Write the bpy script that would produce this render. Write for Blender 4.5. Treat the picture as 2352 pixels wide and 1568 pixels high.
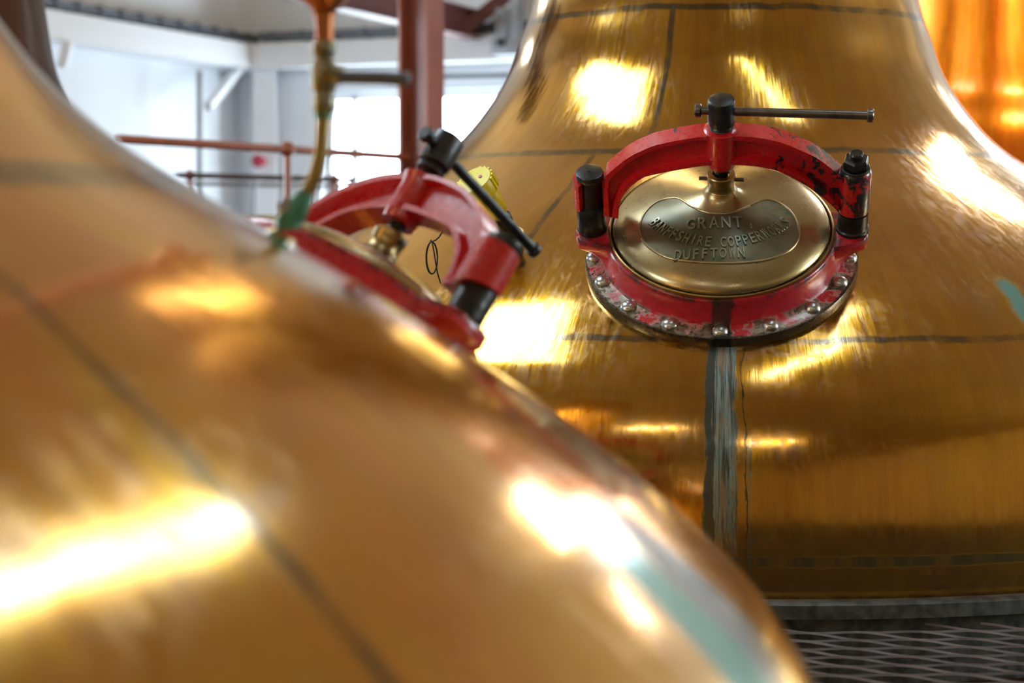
import bpy, bmesh, math, random
import numpy as np
from mathutils import Matrix, Vector
random.seed(7)
for o in list(bpy.data.objects): bpy.data.objects.remove(o)
scene = bpy.context.scene
COL = scene.collection
PI = math.pi

# ---------------------------------------------------------------- camera, world, light
F = 4500.0
PITCH = math.atan(264 / F)
EYE = 0.75
cam_d = bpy.data.cameras.new('camera'); cam = bpy.data.objects.new('camera', cam_d); COL.objects.link(cam)
cam.location = (0, 0, EYE); cam.rotation_euler = (PI / 2 - PITCH, 0, 0)
cam_d.sensor_width = 36; cam_d.lens = F / 2352 * 36; cam_d.clip_start = .02; cam_d.clip_end = 100
cam_d.dof.use_dof = True; cam_d.dof.focus_distance = 3.95; cam_d.dof.aperture_fstop = 3.0
cam_d.dof.aperture_blades = 9
scene.camera = cam
SKY = 18.0
w = bpy.data.worlds.new('overcast_sky'); scene.world = w; w.use_nodes = True
w.node_tree.nodes['Background'].inputs[0].default_value = (.85, .93, 1.04, 1)
w.node_tree.nodes['Background'].inputs[1].default_value = SKY
scene.view_settings.view_transform = 'Standard'; scene.view_settings.look = 'None'
scene.view_settings.exposure = -0.22; scene.view_settings.gamma = 1; scene.view_settings.use_curve_mapping = False
cy = scene.cycles
cy.use_denoising = True; cy.max_bounces = 10; cy.diffuse_bounces = 5; cy.glossy_bounces = 6
cy.transparent_max_bounces = 16; cy.sample_clamp_indirect = 12; cy.blur_glossy = 0.5

# room axes: S runs along the back wall to the right, T along the left wall to the back corner
KX, KY = -1.95, 14.0
SV = (.927, -.375); TV = (.375, .927)
def room(s, t, z=0): return (KX + s * SV[0] + t * TV[0], KY + s * SV[1] + t * TV[1], z)
ROT = math.atan2(-.375, .927)
CEIL = 4.0; ROOM_S = 14.0; ROOM_T = -22.0; FLOOR = -.25
# skylights in the ceiling: centre x, y, size along S, size along T
SKYL = [(-2.0, 4.8, 2.3, 1.5), (1.16, 3.50, .30, 2.4), (7.0, 2.5, 1.2, 1.6)]  # last skylight is unseen, added to light the rear of the room
# wall windows: wall, a0, a1, z0, z1
WINS = [('back', .66, 3.2, -.1, 1.68), ('back', 5.3, 7.2, 2.9, 3.6), ('back', 9.6, 11.6, 1.9, 3.4),
        ('left', -7.2, -3.6, .8, 3.2), ('left', -20, -14.5, .8, 3.2), ('right', -7.2, -4.0, .8, 3.2)]  # left and right windows are unseen, added to light the walls
def portal(loc, rot, sx, sy):
    l = bpy.data.lights.new('daylight_opening', 'AREA'); l.shape = 'RECTANGLE'; l.size = sx; l.size_y = sy
    l.cycles.is_portal = True
    o = bpy.data.objects.new('daylight_opening', l); COL.objects.link(o); o.matrix_world = Matrix.Translation(loc) @ rot
for (x, y, a, b) in SKYL: portal((x, y, CEIL + .3), Matrix.Rotation(ROT, 4, 'Z'), a, b)
def wall_frame(wall):      # origin function and matrix whose -Z looks into the room
    if wall == 'back': return (lambda a, z, d=0: room(a, d, z)), Matrix.Rotation(ROT, 4, 'Z') @ Matrix.Rotation(-PI / 2, 4, 'X')
    if wall == 'front': return (lambda a, z, d=0: room(a, ROOM_T - d, z)), Matrix.Rotation(ROT, 4, 'Z') @ Matrix.Rotation(PI / 2, 4, 'X')
    if wall == 'left': return (lambda a, z, d=0: room(-d, a, z)), Matrix.Rotation(ROT + PI / 2, 4, 'Z') @ Matrix.Rotation(-PI / 2, 4, 'X')
    return (lambda a, z, d=0: room(ROOM_S + d, a, z)), Matrix.Rotation(ROT + PI / 2, 4, 'Z') @ Matrix.Rotation(PI / 2, 4, 'X')
for (wl, a0, a1, z0, z1) in WINS:
    fn, R_ = wall_frame(wl)
    portal(fn((a0 + a1) / 2, (z0 + z1) / 2, .3), R_, a1 - a0, z1 - z0)

# ---------------------------------------------------------------- material helpers
class NT:
    def __init__(s, name):
        s.m = bpy.data.materials.new(name); s.m.use_nodes = True; s.t = s.m.node_tree; s.n = s.t.nodes
        s.b = s.n['Principled BSDF']; s.out = s.n['Material Output']; s._o = None
    def new(s, k, **kw):
        n = s.n.new(k)
        for a, v in kw.items(): setattr(n, a, v)
        return n
    def link(s, a, b): s.t.links.new(a, b)
    def setin(s, sock, v):
        if isinstance(v, bpy.types.NodeSocket): s.link(v, sock)
        elif isinstance(v, (tuple, list)) and len(v) == 3 and sock.type == 'RGBA': sock.default_value = (*v, 1)
        else: sock.default_value = v
    def M(s, op, a, b=0.0, c=0.0):
        n = s.new('ShaderNodeMath', operation=op)
        s.setin(n.inputs[0], a); s.setin(n.inputs[1], b); s.setin(n.inputs[2], c); return n.outputs[0]
    def obj(s):
        if s._o is None: s._o = s.new('ShaderNodeTexCoord').outputs['Object']
        return s._o
    def sep(s, v):
        n = s.new('ShaderNodeSeparateXYZ'); s.link(v, n.inputs[0]); return n.outputs
    def comb(s, x, y, z):
        n = s.new('ShaderNodeCombineXYZ'); s.setin(n.inputs[0], x); s.setin(n.inputs[1], y); s.setin(n.inputs[2], z); return n.outputs[0]
    def scl(s, v, x, y, z):
        n = s.new('ShaderNodeVectorMath', operation='MULTIPLY'); s.link(v, n.inputs[0]); n.inputs[1].default_value = (x, y, z); return n.outputs[0]
    def noise(s, scale, detail=4, rough=.55, vec=None, dist=0.0):
        n = s.new('ShaderNodeTexNoise'); s.link(vec or s.obj(), n.inputs['Vector'])
        n.inputs['Scale'].default_value = scale; n.inputs['Detail'].default_value = detail
        n.inputs['Roughness'].default_value = rough; n.inputs['Distortion'].default_value = dist
        return n.outputs['Fac']
    def ramp(s, f, a, b, lo=0.0, hi=1.0, smooth=True):
        n = s.new('ShaderNodeMapRange'); n.interpolation_type = 'SMOOTHSTEP' if smooth else 'LINEAR'
        s.setin(n.inputs[0], f); n.inputs[1].default_value = a; n.inputs[2].default_value = b
        n.inputs[3].default_value = lo; n.inputs[4].default_value = hi; return n.outputs[0]
    def mix(s, f, a, b):
        n = s.new('ShaderNodeMix', data_type='RGBA'); s.setin(n.inputs[0], f); s.setin(n.inputs[6], a); s.setin(n.inputs[7], b); return n.outputs[2]
    def bump(s, h, strength=.3, dist=.01, norm=None):
        n = s.new('ShaderNodeBump'); s.link(h, n.inputs['Height']); n.inputs['Strength'].default_value = strength
        n.inputs['Distance'].default_value = dist
        if norm is not None: s.link(norm, n.inputs['Normal'])
        return n.outputs[0]
    def set(s, **kw):
        for k, v in kw.items():
            k = k.replace('_', ' ')
            nm = {'Base': 'Base Color', 'Spec': 'Specular IOR Level', 'Coat': 'Coat Weight', 'CoatR': 'Coat Roughness', 'Transmission': 'Transmission Weight'}.get(k, k)
            s.setin(s.b.inputs[nm], v)
        return s
def band(t, v, c, wdt, soft):      # 1 inside |v-c|<wdt
    d = t.M('ABSOLUTE', t.M('SUBTRACT', v, c)); return t.ramp(d, wdt, wdt + soft, 1.0, 0.0)

def copper(name, tone, seams_v, stain=None, fresh=False, mauve=.5, rough=.17, coat=1.0, rings=((.922, .0035), (1.272, .0045), (.527, .0035), (.112, .012)), patches=()):
    """lacquered copper plate: rings of soldered seam, upright seams, brushed streaks, patina, coloured patches"""
    t = NT(name); x, y, z = t.sep(t.obj())
    az = t.M('MULTIPLY', t.M('ARCTAN2', x, t.M('MULTIPLY', y, -1.0)), 180 / PI)
    r = t.M('SQRT', t.M('ADD', t.M('MULTIPLY', x, x), t.M('MULTIPLY', y, y)))
    cyl = t.comb(t.M('MULTIPLY', az, .025), z, r)
    wob = t.noise(9, 3, .6)
    # brushed streaks run up and down
    st = t.noise(1.0, 5, .65, vec=t.scl(cyl, 90, 5, 5))
    st2 = t.noise(1.0, 4, .6, vec=t.scl(cyl, 12, 1.6, 2))
    big = t.noise(1.0, 3, .5, vec=t.scl(cyl, 2.2, 2.8, 1.5), dist=.4)
    blotch = t.noise(2.3, 4, .55, dist=.5)
    c0, c1, c2, c3 = tone
    col = t.mix(t.ramp(st2, .35, .68), c0, c1)
    col = t.mix(t.M('MULTIPLY', t.ramp(big, .48, .7), mauve), col, c2)
    col = t.mix(t.M('MULTIPLY', t.ramp(blotch, .5, .68), .55), col, c3)
    col = t.mix(t.ramp(st, .35, .70, 0, .30), col, t.mix(.5, col, (.16, .07, .015)))
    fleck = t.noise(1.0, 4, .75, vec=t.scl(cyl, 130, 38, 38)); col = t.mix(t.ramp(fleck, .64, .74, 0, .55), col, (.10, .06, .03))
    cloud = t.noise(3.4, 5, .62, dist=.8); col = t.mix(t.ramp(cloud, .56, .72, 0, mauve * .8), col, (.40, .30, .26))
    scuff = t.noise(1.0, 5, .7, vec=t.scl(cyl, 30, 22, 20), dist=1.2)
    seam = t.M('MULTIPLY', x, 0.0)
    for (zc, wd) in rings:
        zz = t.M('ADD', z, t.M('MULTIPLY', t.M('SUBTRACT', wob, .5), .02))
        b = band(t, zz, zc, wd, .006)
        seam = t.M('MAXIMUM', seam, b)
    for (a, z0, z1) in seams_v:
        aa = t.M('MULTIPLY', t.M('MULTIPLY', t.M('SUBTRACT', az, a), PI / 180), r)
        aa = t.M('ADD', aa, t.M('MULTIPLY', t.M('SUBTRACT', wob, .5), .018))
        b = band(t, aa, 0.0, .004, .006)
        b = t.M('MULTIPLY', b, band(t, z, (z0 + z1) / 2, (z1 - z0) / 2, .004))
        seam = t.M('MAXIMUM', seam, b)
    seam = t.M('MULTIPLY', seam, t.ramp(t.noise(14, 4, .6), .3, .6, .3, .85))
    col = t.mix(seam, col, (.05, .052, .04) if not fresh else (.3, .15, .04))
    rg = t.M('ADD', t.ramp(st, .3, .7, rough * .65, rough * 1.15), t.M('MULTIPLY', t.ramp(cloud, .5, .7), t.ramp(scuff, .45, .65, .0, .12)))
    metal = 1.0
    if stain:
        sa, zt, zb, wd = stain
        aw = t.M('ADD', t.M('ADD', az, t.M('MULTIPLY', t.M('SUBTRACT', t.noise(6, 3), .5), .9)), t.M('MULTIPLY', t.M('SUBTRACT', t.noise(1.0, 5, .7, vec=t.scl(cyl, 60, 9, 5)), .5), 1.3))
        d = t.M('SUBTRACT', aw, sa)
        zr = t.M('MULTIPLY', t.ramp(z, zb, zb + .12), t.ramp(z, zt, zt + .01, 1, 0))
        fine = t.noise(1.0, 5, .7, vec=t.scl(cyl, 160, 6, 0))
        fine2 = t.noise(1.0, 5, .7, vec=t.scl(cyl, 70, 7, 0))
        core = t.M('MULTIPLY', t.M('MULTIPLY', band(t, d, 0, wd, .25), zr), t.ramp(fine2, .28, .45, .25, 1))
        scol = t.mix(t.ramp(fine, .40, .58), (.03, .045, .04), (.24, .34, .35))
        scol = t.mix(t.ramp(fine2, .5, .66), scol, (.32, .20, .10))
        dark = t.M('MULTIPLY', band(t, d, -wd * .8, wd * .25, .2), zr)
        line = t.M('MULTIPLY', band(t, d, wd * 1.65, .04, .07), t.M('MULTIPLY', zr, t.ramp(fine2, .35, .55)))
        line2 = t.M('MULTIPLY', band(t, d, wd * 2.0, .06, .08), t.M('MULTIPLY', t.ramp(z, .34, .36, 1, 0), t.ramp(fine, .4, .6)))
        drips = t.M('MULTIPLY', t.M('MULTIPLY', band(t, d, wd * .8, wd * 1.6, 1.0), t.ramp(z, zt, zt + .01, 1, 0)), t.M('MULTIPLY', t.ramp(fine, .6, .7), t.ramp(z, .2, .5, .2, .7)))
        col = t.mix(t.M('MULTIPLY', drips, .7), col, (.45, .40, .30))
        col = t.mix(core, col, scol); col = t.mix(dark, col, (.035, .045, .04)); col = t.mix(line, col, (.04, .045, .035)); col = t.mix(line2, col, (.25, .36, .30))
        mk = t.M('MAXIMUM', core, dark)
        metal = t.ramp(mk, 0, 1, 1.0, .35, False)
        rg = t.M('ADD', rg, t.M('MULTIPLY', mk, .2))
    cw = coat
    for (a, zc, da, dz, pc) in patches:          # teal, grey and dark noise-edged patches, duller than the copper
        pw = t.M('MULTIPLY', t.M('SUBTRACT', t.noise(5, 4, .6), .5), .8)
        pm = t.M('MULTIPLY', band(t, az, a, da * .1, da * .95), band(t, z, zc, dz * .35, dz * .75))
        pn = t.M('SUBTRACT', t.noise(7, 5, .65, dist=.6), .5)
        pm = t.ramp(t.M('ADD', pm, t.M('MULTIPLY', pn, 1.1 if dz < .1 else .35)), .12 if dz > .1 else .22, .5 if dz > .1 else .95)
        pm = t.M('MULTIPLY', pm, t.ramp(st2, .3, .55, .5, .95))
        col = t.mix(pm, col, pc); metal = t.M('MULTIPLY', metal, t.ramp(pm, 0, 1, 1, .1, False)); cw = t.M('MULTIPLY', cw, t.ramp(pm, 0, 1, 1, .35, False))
    t.set(Base=col, Metallic=metal, Roughness=rg, Coat=cw, CoatR=.12)
    t.b.inputs['Coat IOR'].default_value = 1.72
    ham = t.noise(1.0, 2, .5, vec=t.scl(cyl, 10, 7, 7)); ham2 = t.noise(1.0, 3, .5, vec=t.scl(cyl, 45, 6, 6))
    n1 = t.bump(ham, .22, .0045); n2 = t.bump(ham2, .22, .0009, n1)
    n3 = t.bump(st, .12, .0008, n2)
    n4 = t.bump(st, .07, .0006, n2)
    t.link(n3, t.b.inputs['Normal']); t.link(n4, t.b.inputs['Coat Normal'])
    t.set(CoatR=t.M('ADD', .09, t.M('MULTIPLY', t.ramp(scuff, .42, .62), .13)))
    t.b.inputs['Anisotropic'].default_value = 0.0
    return t.m
GOLD = ((.62, .295, .003), (.72, .37, .003), (.46, .27, .09), (.56, .215, .003))
LEFTT = ((.93, .44, .05), (.95, .54, .035), (.86, .44, .25), (.94, .34, .07))
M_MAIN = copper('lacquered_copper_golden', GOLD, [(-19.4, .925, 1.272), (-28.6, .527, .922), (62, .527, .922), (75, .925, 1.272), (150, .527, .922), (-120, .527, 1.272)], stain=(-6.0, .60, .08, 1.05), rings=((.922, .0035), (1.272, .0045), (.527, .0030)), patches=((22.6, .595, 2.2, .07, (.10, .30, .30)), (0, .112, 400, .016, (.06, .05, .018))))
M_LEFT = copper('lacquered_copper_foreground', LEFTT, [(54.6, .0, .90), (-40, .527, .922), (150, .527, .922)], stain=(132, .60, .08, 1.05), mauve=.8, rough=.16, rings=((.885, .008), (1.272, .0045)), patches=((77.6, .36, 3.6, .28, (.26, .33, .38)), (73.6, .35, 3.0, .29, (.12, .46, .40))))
M_DARK = copper('tarnished_copper_neck', ((.05, .022, .012), (.065, .03, .016), (.055, .035, .03), (.04, .018, .01)), [(10, .527, .922)], mauve=.1, rough=.6, coat=.03)
M_ORANGE = copper('bright_new_copper', ((.97, .20, .004), (.98, .28, .006), (.95, .16, .004), (.98, .24, .006)), [(30, .527, .922)], fresh=True, mauve=.3, rough=.34, coat=.4, rings=())

def simple(name, base, rough=.5, metal=0.0, coat=0.0, var=.0, vscale=8.0, bump=0.0, bscale=60, emis=None, estr=0, spec=.5):
    t = NT(name)
    if var:
        f = t.ramp(t.noise(vscale, 4), .3, .7)
        col = t.mix(f, tuple(c * (1 - var) for c in base), tuple(min(1, c * (1 + var)) for c in base))
    else: col = base
    t.set(Base=col, Roughness=rough, Metallic=metal, Coat=coat, CoatR=.1, Spec=spec)
    if bump: t.link(t.bump(t.noise(bscale, 4), bump, .004), t.b.inputs['Normal'])
    if emis: t.set(Emission_Color=emis, Emission_Strength=estr)
    return t.m
def red_paint(name, wear, pos=None):
    t = NT(name)
    n = t.noise(30, 7, .68, dist=.5); n2 = t.noise(70, 5, .65); n3 = t.noise(7, 3)
    x, y, z = t.sep(t.obj())
    wearf = t.M('ADD', t.M('MULTIPLY', t.ramp(x, -.03, .25, -.06, .105), wear), n)       # more oil and wear towards the pivot side
    col = t.mix(t.ramp(n3, .35, .65), (.56, .006, .010), (.66, .008, .014))
    chip = t.ramp(wearf, .575 if wear else .72, .63 if wear else .76)
    col = t.mix(t.ramp(n2, .66, .72), col, (.25, .22, .18))
    col = t.mix(chip, col, (.022, .018, .020))
    t.set(Base=col, Roughness=t.ramp(n2, .3, .7, .22, .42), Coat=.6, CoatR=.12, Spec=.6)
    t.link(t.bump(n2, .25, .002), t.b.inputs['Normal'])
    return t.m
M_RED = red_paint('chipped_red_enamel', 1.0)
M_RED2 = red_paint('glossy_red_enamel', 0.0)
def collar_paint():
    """red collar and flange: paint worn to bare metal round the rivets, oil run at the front"""
    t = NT('worn_red_collar_paint'); x, y, z = t.sep(t.obj())
    r = t.M('SQRT', t.M('ADD', t.M('MULTIPLY', x, x), t.M('MULTIPLY', y, y)))
    ang = t.M('ARCTAN2', x, t.M('MULTIPLY', y, -1.0))
    n = t.noise(28, 5, .6, dist=.4); n2 = t.noise(90, 4)
    per = t.M('ABSOLUTE', t.M('SINE', t.M('MULTIPLY', ang, 8.0)))                       # 0 at each of the sixteen rivets
    low = t.ramp(z, .020, .026, 1, 0)
    bare = t.M('MULTIPLY', t.M('MULTIPLY', low, t.ramp(r, .240, .248)), t.ramp(t.M('ADD', t.M('MULTIPLY', per, .35), t.M('MULTIPLY', n, 1.0)), .74, .80, 1, 0))
    edge = t.M('MULTIPLY', low, t.ramp(t.M('ADD', r, t.M('MULTIPLY', t.M('SUBTRACT', n, .5), .018)), .2735, .2775))
    col = t.mix(t.ramp(n, .35, .65), (.50, .014, .030), (.62, .018, .028))
    halo = t.M('MULTIPLY', t.M('MULTIPLY', low, t.ramp(r, .240, .248)), t.ramp(t.M('ADD', t.M('MULTIPLY', per, .35), n), .80, .88, 1, 0))
    col = t.mix(t.M('MULTIPLY', halo, .6), col, (.62, .45, .45))
    col = t.mix(bare, col, t.mix(t.ramp(n2, .3, .7), (.16, .12, .075), (.32, .28, .22)))
    col = t.mix(edge, col, (.10, .075, .045))
    oil = t.M('MULTIPLY', band(t, t.M('ADD', x, t.M('MULTIPLY', t.M('SUBTRACT', n, .5), .03)), .004, .014, .012), t.ramp(y, -.12, -.16))
    col = t.mix(t.M('MULTIPLY', oil, .85), col, (.02, .022, .016))
    grime = t.M('MULTIPLY', t.ramp(z, .055, .068), t.ramp(n, .42, .58))
    col = t.mix(t.M('MULTIPLY', grime, .8), col, (.03, .02, .018))
    met = t.M('MAXIMUM', t.M('MULTIPLY', bare, .8), t.M('MULTIPLY', edge, .6))
    t.set(Base=col, Metallic=met, Roughness=t.ramp(n2, .3, .7, .22, .4), Coat=.5, CoatR=.12)
    t.link(t.bump(n2, .3, .002), t.b.inputs['Normal']); return t.m
M_COLLAR = collar_paint()
def brass(name, c0, c1, green=.3, rough=.24):
    t = NT(name); n = t.noise(6, 3, .5); n2 = t.noise(40, 5, .6)
    col = t.mix(t.ramp(n, .3, .7), c0, c1)
    col = t.mix(t.M('MULTIPLY', t.ramp(n2, .50, .75), green), col, (.10, .16, .11))
    t.set(Base=col, Metallic=.92, Roughness=t.ramp(n2, .2, .8, rough * .95, rough * 1.2), Coat=.4, CoatR=.2)
    t.link(t.bump(n2, .08, .0015), t.b.inputs['Normal']); return t.m
M_LID = brass('polished_bronze_lid', (.40, .31, .17), (.48, .37, .18), .06, .27)
M_PANEL = brass('patinated_bronze_panel', (.11, .10, .055), (.30, .27, .17), 1.0, .42)
M_LETTER = brass('verdigris_bronze_lettering', (.26, .28, .19), (.38, .40, .29), .8, .32)
M_BRASS = brass('aged_brass', (.42, .26, .07), (.36, .26, .11), .3, .32)
M_BRASSV = brass('weathered_brass_valve', (.34, .27, .15), (.25, .24, .17), .9, .42)
M_VERD = brass('verdigris_fitting', (.05, .20, .13), (.12, .28, .18), .9, .5)
M_PIPECU = simple('copper_pipe', (.50, .17, .06), .35, .9, var=.2)
M_PIPEBR = brass('brass_bend_pipe', (.38, .23, .05), (.30, .22, .09), .3, .38)
M_STEEL = simple('blackened_steel', (.055, .055, .058), .34, .75, var=.4, vscale=30, bump=.15, bscale=90)
M_OILY = simple('oily_black_steel', (.035, .034, .032), .3, .6, var=.5, vscale=35, bump=.3, bscale=70)
M_BAR = simple('worn_steel_bar', (.19, .17, .16), .28, .9, var=.3, vscale=30)
M_RIVET = simple('bright_steel_rivet', (.55, .56, .56), .3, 1.0, var=.15, vscale=60, bump=.1, bscale=120)
M_YEL = simple('yellow_plastic', (.80, .68, .008), .38, var=.04)
M_BLACK = simple('black_rubber', (.012, .012, .013), .45)
M_WALL = simple('white_painted_wall', (.80, .83, .87), .7, var=.03, vscale=1.5)
M_CEILM = simple('varnished_timber_roof_lining', (.56, .40, .19), .7, var=.1, vscale=1.2)
M_WALLW = simple('ochre_painted_wall', (.74, .53, .24), .7, var=.06, vscale=1.2)
M_WHITEST = simple('white_painted_steel', (.82, .83, .86), .5)
M_GREYST = simple('grey_galvanised_steel', (.30, .31, .34), .5, .5, var=.15)
M_DKTRAY = simple('dark_grey_cable_tray', (.13, .14, .17), .5, .3)
M_MAROON = simple('maroon_painted_steel', (.13, .035, .035), .42, var=.2, vscale=3)
M_RUST = simple('red_oxide_painted_steel', (.30, .085, .05), .33, var=.12, vscale=4, coat=.4)
M_RAIL = simple('red_oxide_handrail', (.28, .075, .035), .35, var=.15, vscale=10, coat=.3)
M_RAILD = simple('dark_handrail', (.07, .055, .06), .4, var=.2, vscale=10)
M_FLOORM = simple('dark_concrete', (.035, .034, .036), .8, var=.3, vscale=5)
M_PLAT = simple('dark_steel_floor_plate', (.06, .055, .05), .6, .2, var=.3, vscale=4)
M_GRATE = simple('galvanised_mesh_steel', (.22, .21, .25), .42, .6, var=.2, vscale=12)
M_KERB = simple('grey_weathered_kerb', (.10, .11, .11), .5, .4, var=.5, vscale=30, bump=.3, bscale=40)
M_BELL = simple('red_bell_enamel', (.40, .02, .05), .35)
M_LAMP = simple('lit_lamp_diffuser', (.9, .9, .9), .5, emis=(1, .97, .92), estr=35)
M_CAPTOP = simple('pale_yellow_cap_face', (.85, .78, .25), .3, var=.04)
def glass():
    t = NT('window_glass'); tr = t.new('ShaderNodeBsdfTransparent'); gl = t.new('ShaderNodeBsdfGlossy'); mx = t.new('ShaderNodeMixShader')
    tr.inputs[0].default_value = (.93, .97, .96, 1); gl.inputs['Roughness'].default_value = .02; mx.inputs[0].default_value = .07
    t.link(tr.outputs[0], mx.inputs[1]); t.link(gl.outputs[0], mx.inputs[2]); t.link(mx.outputs[0], t.out.inputs[0]); return t.m
M_GLASS = glass()

# ---------------------------------------------------------------- mesh helpers
class MB:
    def __init__(s): s.b = bmesh.new()
    def grid(s, rows, close=True, cap0=False, cap1=False):
        vs = [[s.b.verts.new(p) for p in r] for r in rows]
        n = len(rows[0])
        for i in range(len(vs) - 1):
            for j in range(n if close else n - 1):
                k = (j + 1) % n
                s.b.faces.new((vs[i][j], vs[i][k], vs[i + 1][k], vs[i + 1][j]))
        if cap0: s.b.faces.new(list(reversed(vs[0])))
        if cap1: s.b.faces.new(vs[-1])
        return s
    def lathe(s, prof, seg=48, M=None, cap0=True, cap1=True, a0=0, a1=2 * PI):
        M = M or Matrix(); rows = []
        full = abs(a1 - a0) > 2 * PI - 1e-6; n = seg if full else seg + 1
        for r, z in prof:
            rows.append([M @ Vector((max(r, 1e-5) * math.cos(a0 + (a1 - a0) * j / seg), max(r, 1e-5) * math.sin(a0 + (a1 - a0) * j / seg), z)) for j in range(n)])
        return s.grid(rows, full, cap0, cap1)
    def tube(s, pts, rad, seg=12, cap=True):
        pts = [Vector(p) for p in pts]; rows = []; prev = None
        for i, p in enumerate(pts):
            d = (pts[min(i + 1, len(pts) - 1)] - pts[max(i - 1, 0)]).normalized()
            if prev is None:
                a = Vector((0, 0, 1)) if abs(d.z) < .9 else Vector((1, 0, 0)); u = d.cross(a).normalized()
            else: u = (prev - d * prev.dot(d)).normalized()
            prev = u; v = d.cross(u); rr = rad[i] if isinstance(rad, (list, tuple)) else rad
            rows.append([p + (u * math.cos(2 * PI * j / seg) + v * math.sin(2 * PI * j / seg)) * rr for j in range(seg)])
        return s.grid(rows, True, cap, cap)
    def box(s, c, sz, M=None, bev=0.0):
        M = M or Matrix(); x, y, z = (a / 2 for a in sz)
        vs = [s.b.verts.new(M @ Vector((c[0] + i * x, c[1] + j * y, c[2] + k * z))) for i in (-1, 1) for j in (-1, 1) for k in (-1, 1)]
        fs = [s.b.faces.new([vs[q] for q in f]) for f in ((0, 1, 3, 2), (4, 6, 7, 5), (0, 4, 5, 1), (2, 3, 7, 6), (0, 2, 6, 4), (1, 5, 7, 3))]
        if bev: bmesh.ops.bevel(s.b, geom=list({e for f in fs for e in f.edges}), offset=bev, segments=2, affect='EDGES', profile=.6)
        return s
    def mesh(s, name, mat, smooth=35):
        me = bpy.data.meshes.new(name)
        bmesh.ops.recalc_face_normals(s.b, faces=s.b.faces); s.b.to_mesh(me); s.b.free()
        if smooth:
            for p in me.polygons: p.use_smooth = True
            me.set_sharp_from_angle(angle=math.radians(smooth))
        if mat: me.materials.append(mat)
        return me
def link(name, me, parent=None, M=None):
    o = bpy.data.objects.new(name, me); COL.objects.link(o)
    if parent is not None: o.parent = parent
    if M is not None: o.matrix_local = M
    return o
def part(name, mb, mat, parent=None, M=None, smooth=35): return link(name, mb.mesh(name, mat, smooth), parent, M)
def tag(o, label, cat, group=None, kind=None):
    o['label'] = label; o['category'] = cat
    if group: o['group'] = group
    if kind: o['kind'] = kind
    return o
def thing(name, loc, label, cat, group=None, rz=0):
    o = bpy.data.objects.new(name, None); COL.objects.link(o); o.location = loc; o.rotation_euler = (0, 0, rz); o.empty_display_size = .1
    return tag(o, label, cat, group)
def struct(o): o['kind'] = 'structure'; return o
def catmull(P, n=8, closed=False):
    P = [np.array(p, float) for p in P]; out = []; L = len(P)
    for i in range(L if closed else L - 1):
        if closed: p0, p1, p2, p3 = P[i - 1], P[i], P[(i + 1) % L], P[(i + 2) % L]
        else: p0, p1, p2, p3 = P[max(i - 1, 0)], P[i], P[i + 1], P[min(i + 2, L - 1)]
        for t in np.linspace(0, 1, n, endpoint=False):
            out.append(.5 * ((2 * p1) + (-p0 + p2) * t + (2 * p0 - 5 * p1 + 4 * p2 - p3) * t * t + (-p0 + 3 * p1 - 3 * p2 + p3) * t ** 3))
    if not closed: out.append(P[-1])
    return out

# ---------------------------------------------------------------- room
def wall_mesh(a0, a1, holes, fn, thick=.25):
    """wall sheet with real thickness and rectangular openings, from a grid of boxes between the openings' edges"""
    A = sorted({a0, a1, *[h[0] for h in holes], *[h[1] for h in holes]}); Z = sorted({FLOOR, CEIL, *[h[2] for h in holes], *[h[3] for h in holes]})
    mb = MB()
    for i in range(len(A) - 1):
        for j in range(len(Z) - 1):
            ca, cz = (A[i] + A[i + 1]) / 2, (Z[j] + Z[j + 1]) / 2
            if any(h[0] < ca < h[1] and h[2] < cz < h[3] for h in holes): continue
            vs = [mb.b.verts.new(fn(a, z, d)) for a in (A[i], A[i + 1]) for z in (Z[j], Z[j + 1]) for d in (0, thick)]
            for f in ((0, 1, 3, 2), (4, 6, 7, 5), (0, 4, 5, 1), (2, 3, 7, 6), (0, 2, 6, 4), (1, 5, 7, 3)): mb.b.faces.new([vs[q] for q in f])
    return mb
EXT = {'back': (0, ROOM_S), 'front': (0, ROOM_S), 'left': (ROOM_T, 0), 'right': (ROOM_T, 0)}
for wl in ('back', 'left', 'right', 'front'):
    fn, _ = wall_frame(wl)
    struct(part('wall_' + wl, wall_mesh(*EXT[wl], [wi[1:] for wi in WINS if wi[0] == wl], fn), M_WALLW if wl in ('front', 'right') else M_WALL, smooth=0))
for i, (wl, a0, a1, z0, z1) in enumerate(WINS):
    fn, _ = wall_frame(wl); k = i + 1
    root = bpy.data.objects.new('window_%d' % k, None); COL.objects.link(root); struct(root)
    def bar(mb, A0, A1, Z0, Z1, d0=.08, d1=.15):
        vs = [mb.b.verts.new(fn(a, z, d)) for a in (A0, A1) for z in (Z0, Z1) for d in (d0, d1)]
        for f in ((0, 1, 3, 2), (4, 6, 7, 5), (0, 4, 5, 1), (2, 3, 7, 6), (0, 2, 6, 4), (1, 5, 7, 3)): mb.b.faces.new([vs[q] for q in f])
    mb = MB(); fw = .05
    bar(mb, a0, a1, z0, z0 + fw); bar(mb, a0, a1, z1 - fw, z1); bar(mb, a0, a0 + fw, z0, z1); bar(mb, a1 - fw, a1, z0, z1)
    if k == 1: bar(mb, .86, .91, z0, z1); bar(mb, 1.36, 1.42, z0, z1); bar(mb, a0, a1, .78, .82)
    else:
        n = 3
        for q in range(1, n): a = a0 + (a1 - a0) * q / n; bar(mb, a - .03, a + .03, z0, z1)
        bar(mb, a0, a1, z1 - .62, z1 - .56)
    part('window_frame', mb, M_WHITEST, root, smooth=0)
    mb = MB(); bar(mb, a0 + .02, a1 - .02, z0 + .02, z1 - .02, .11, .118)
    part('pane', mb, M_GLASS, root, smooth=0)
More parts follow.
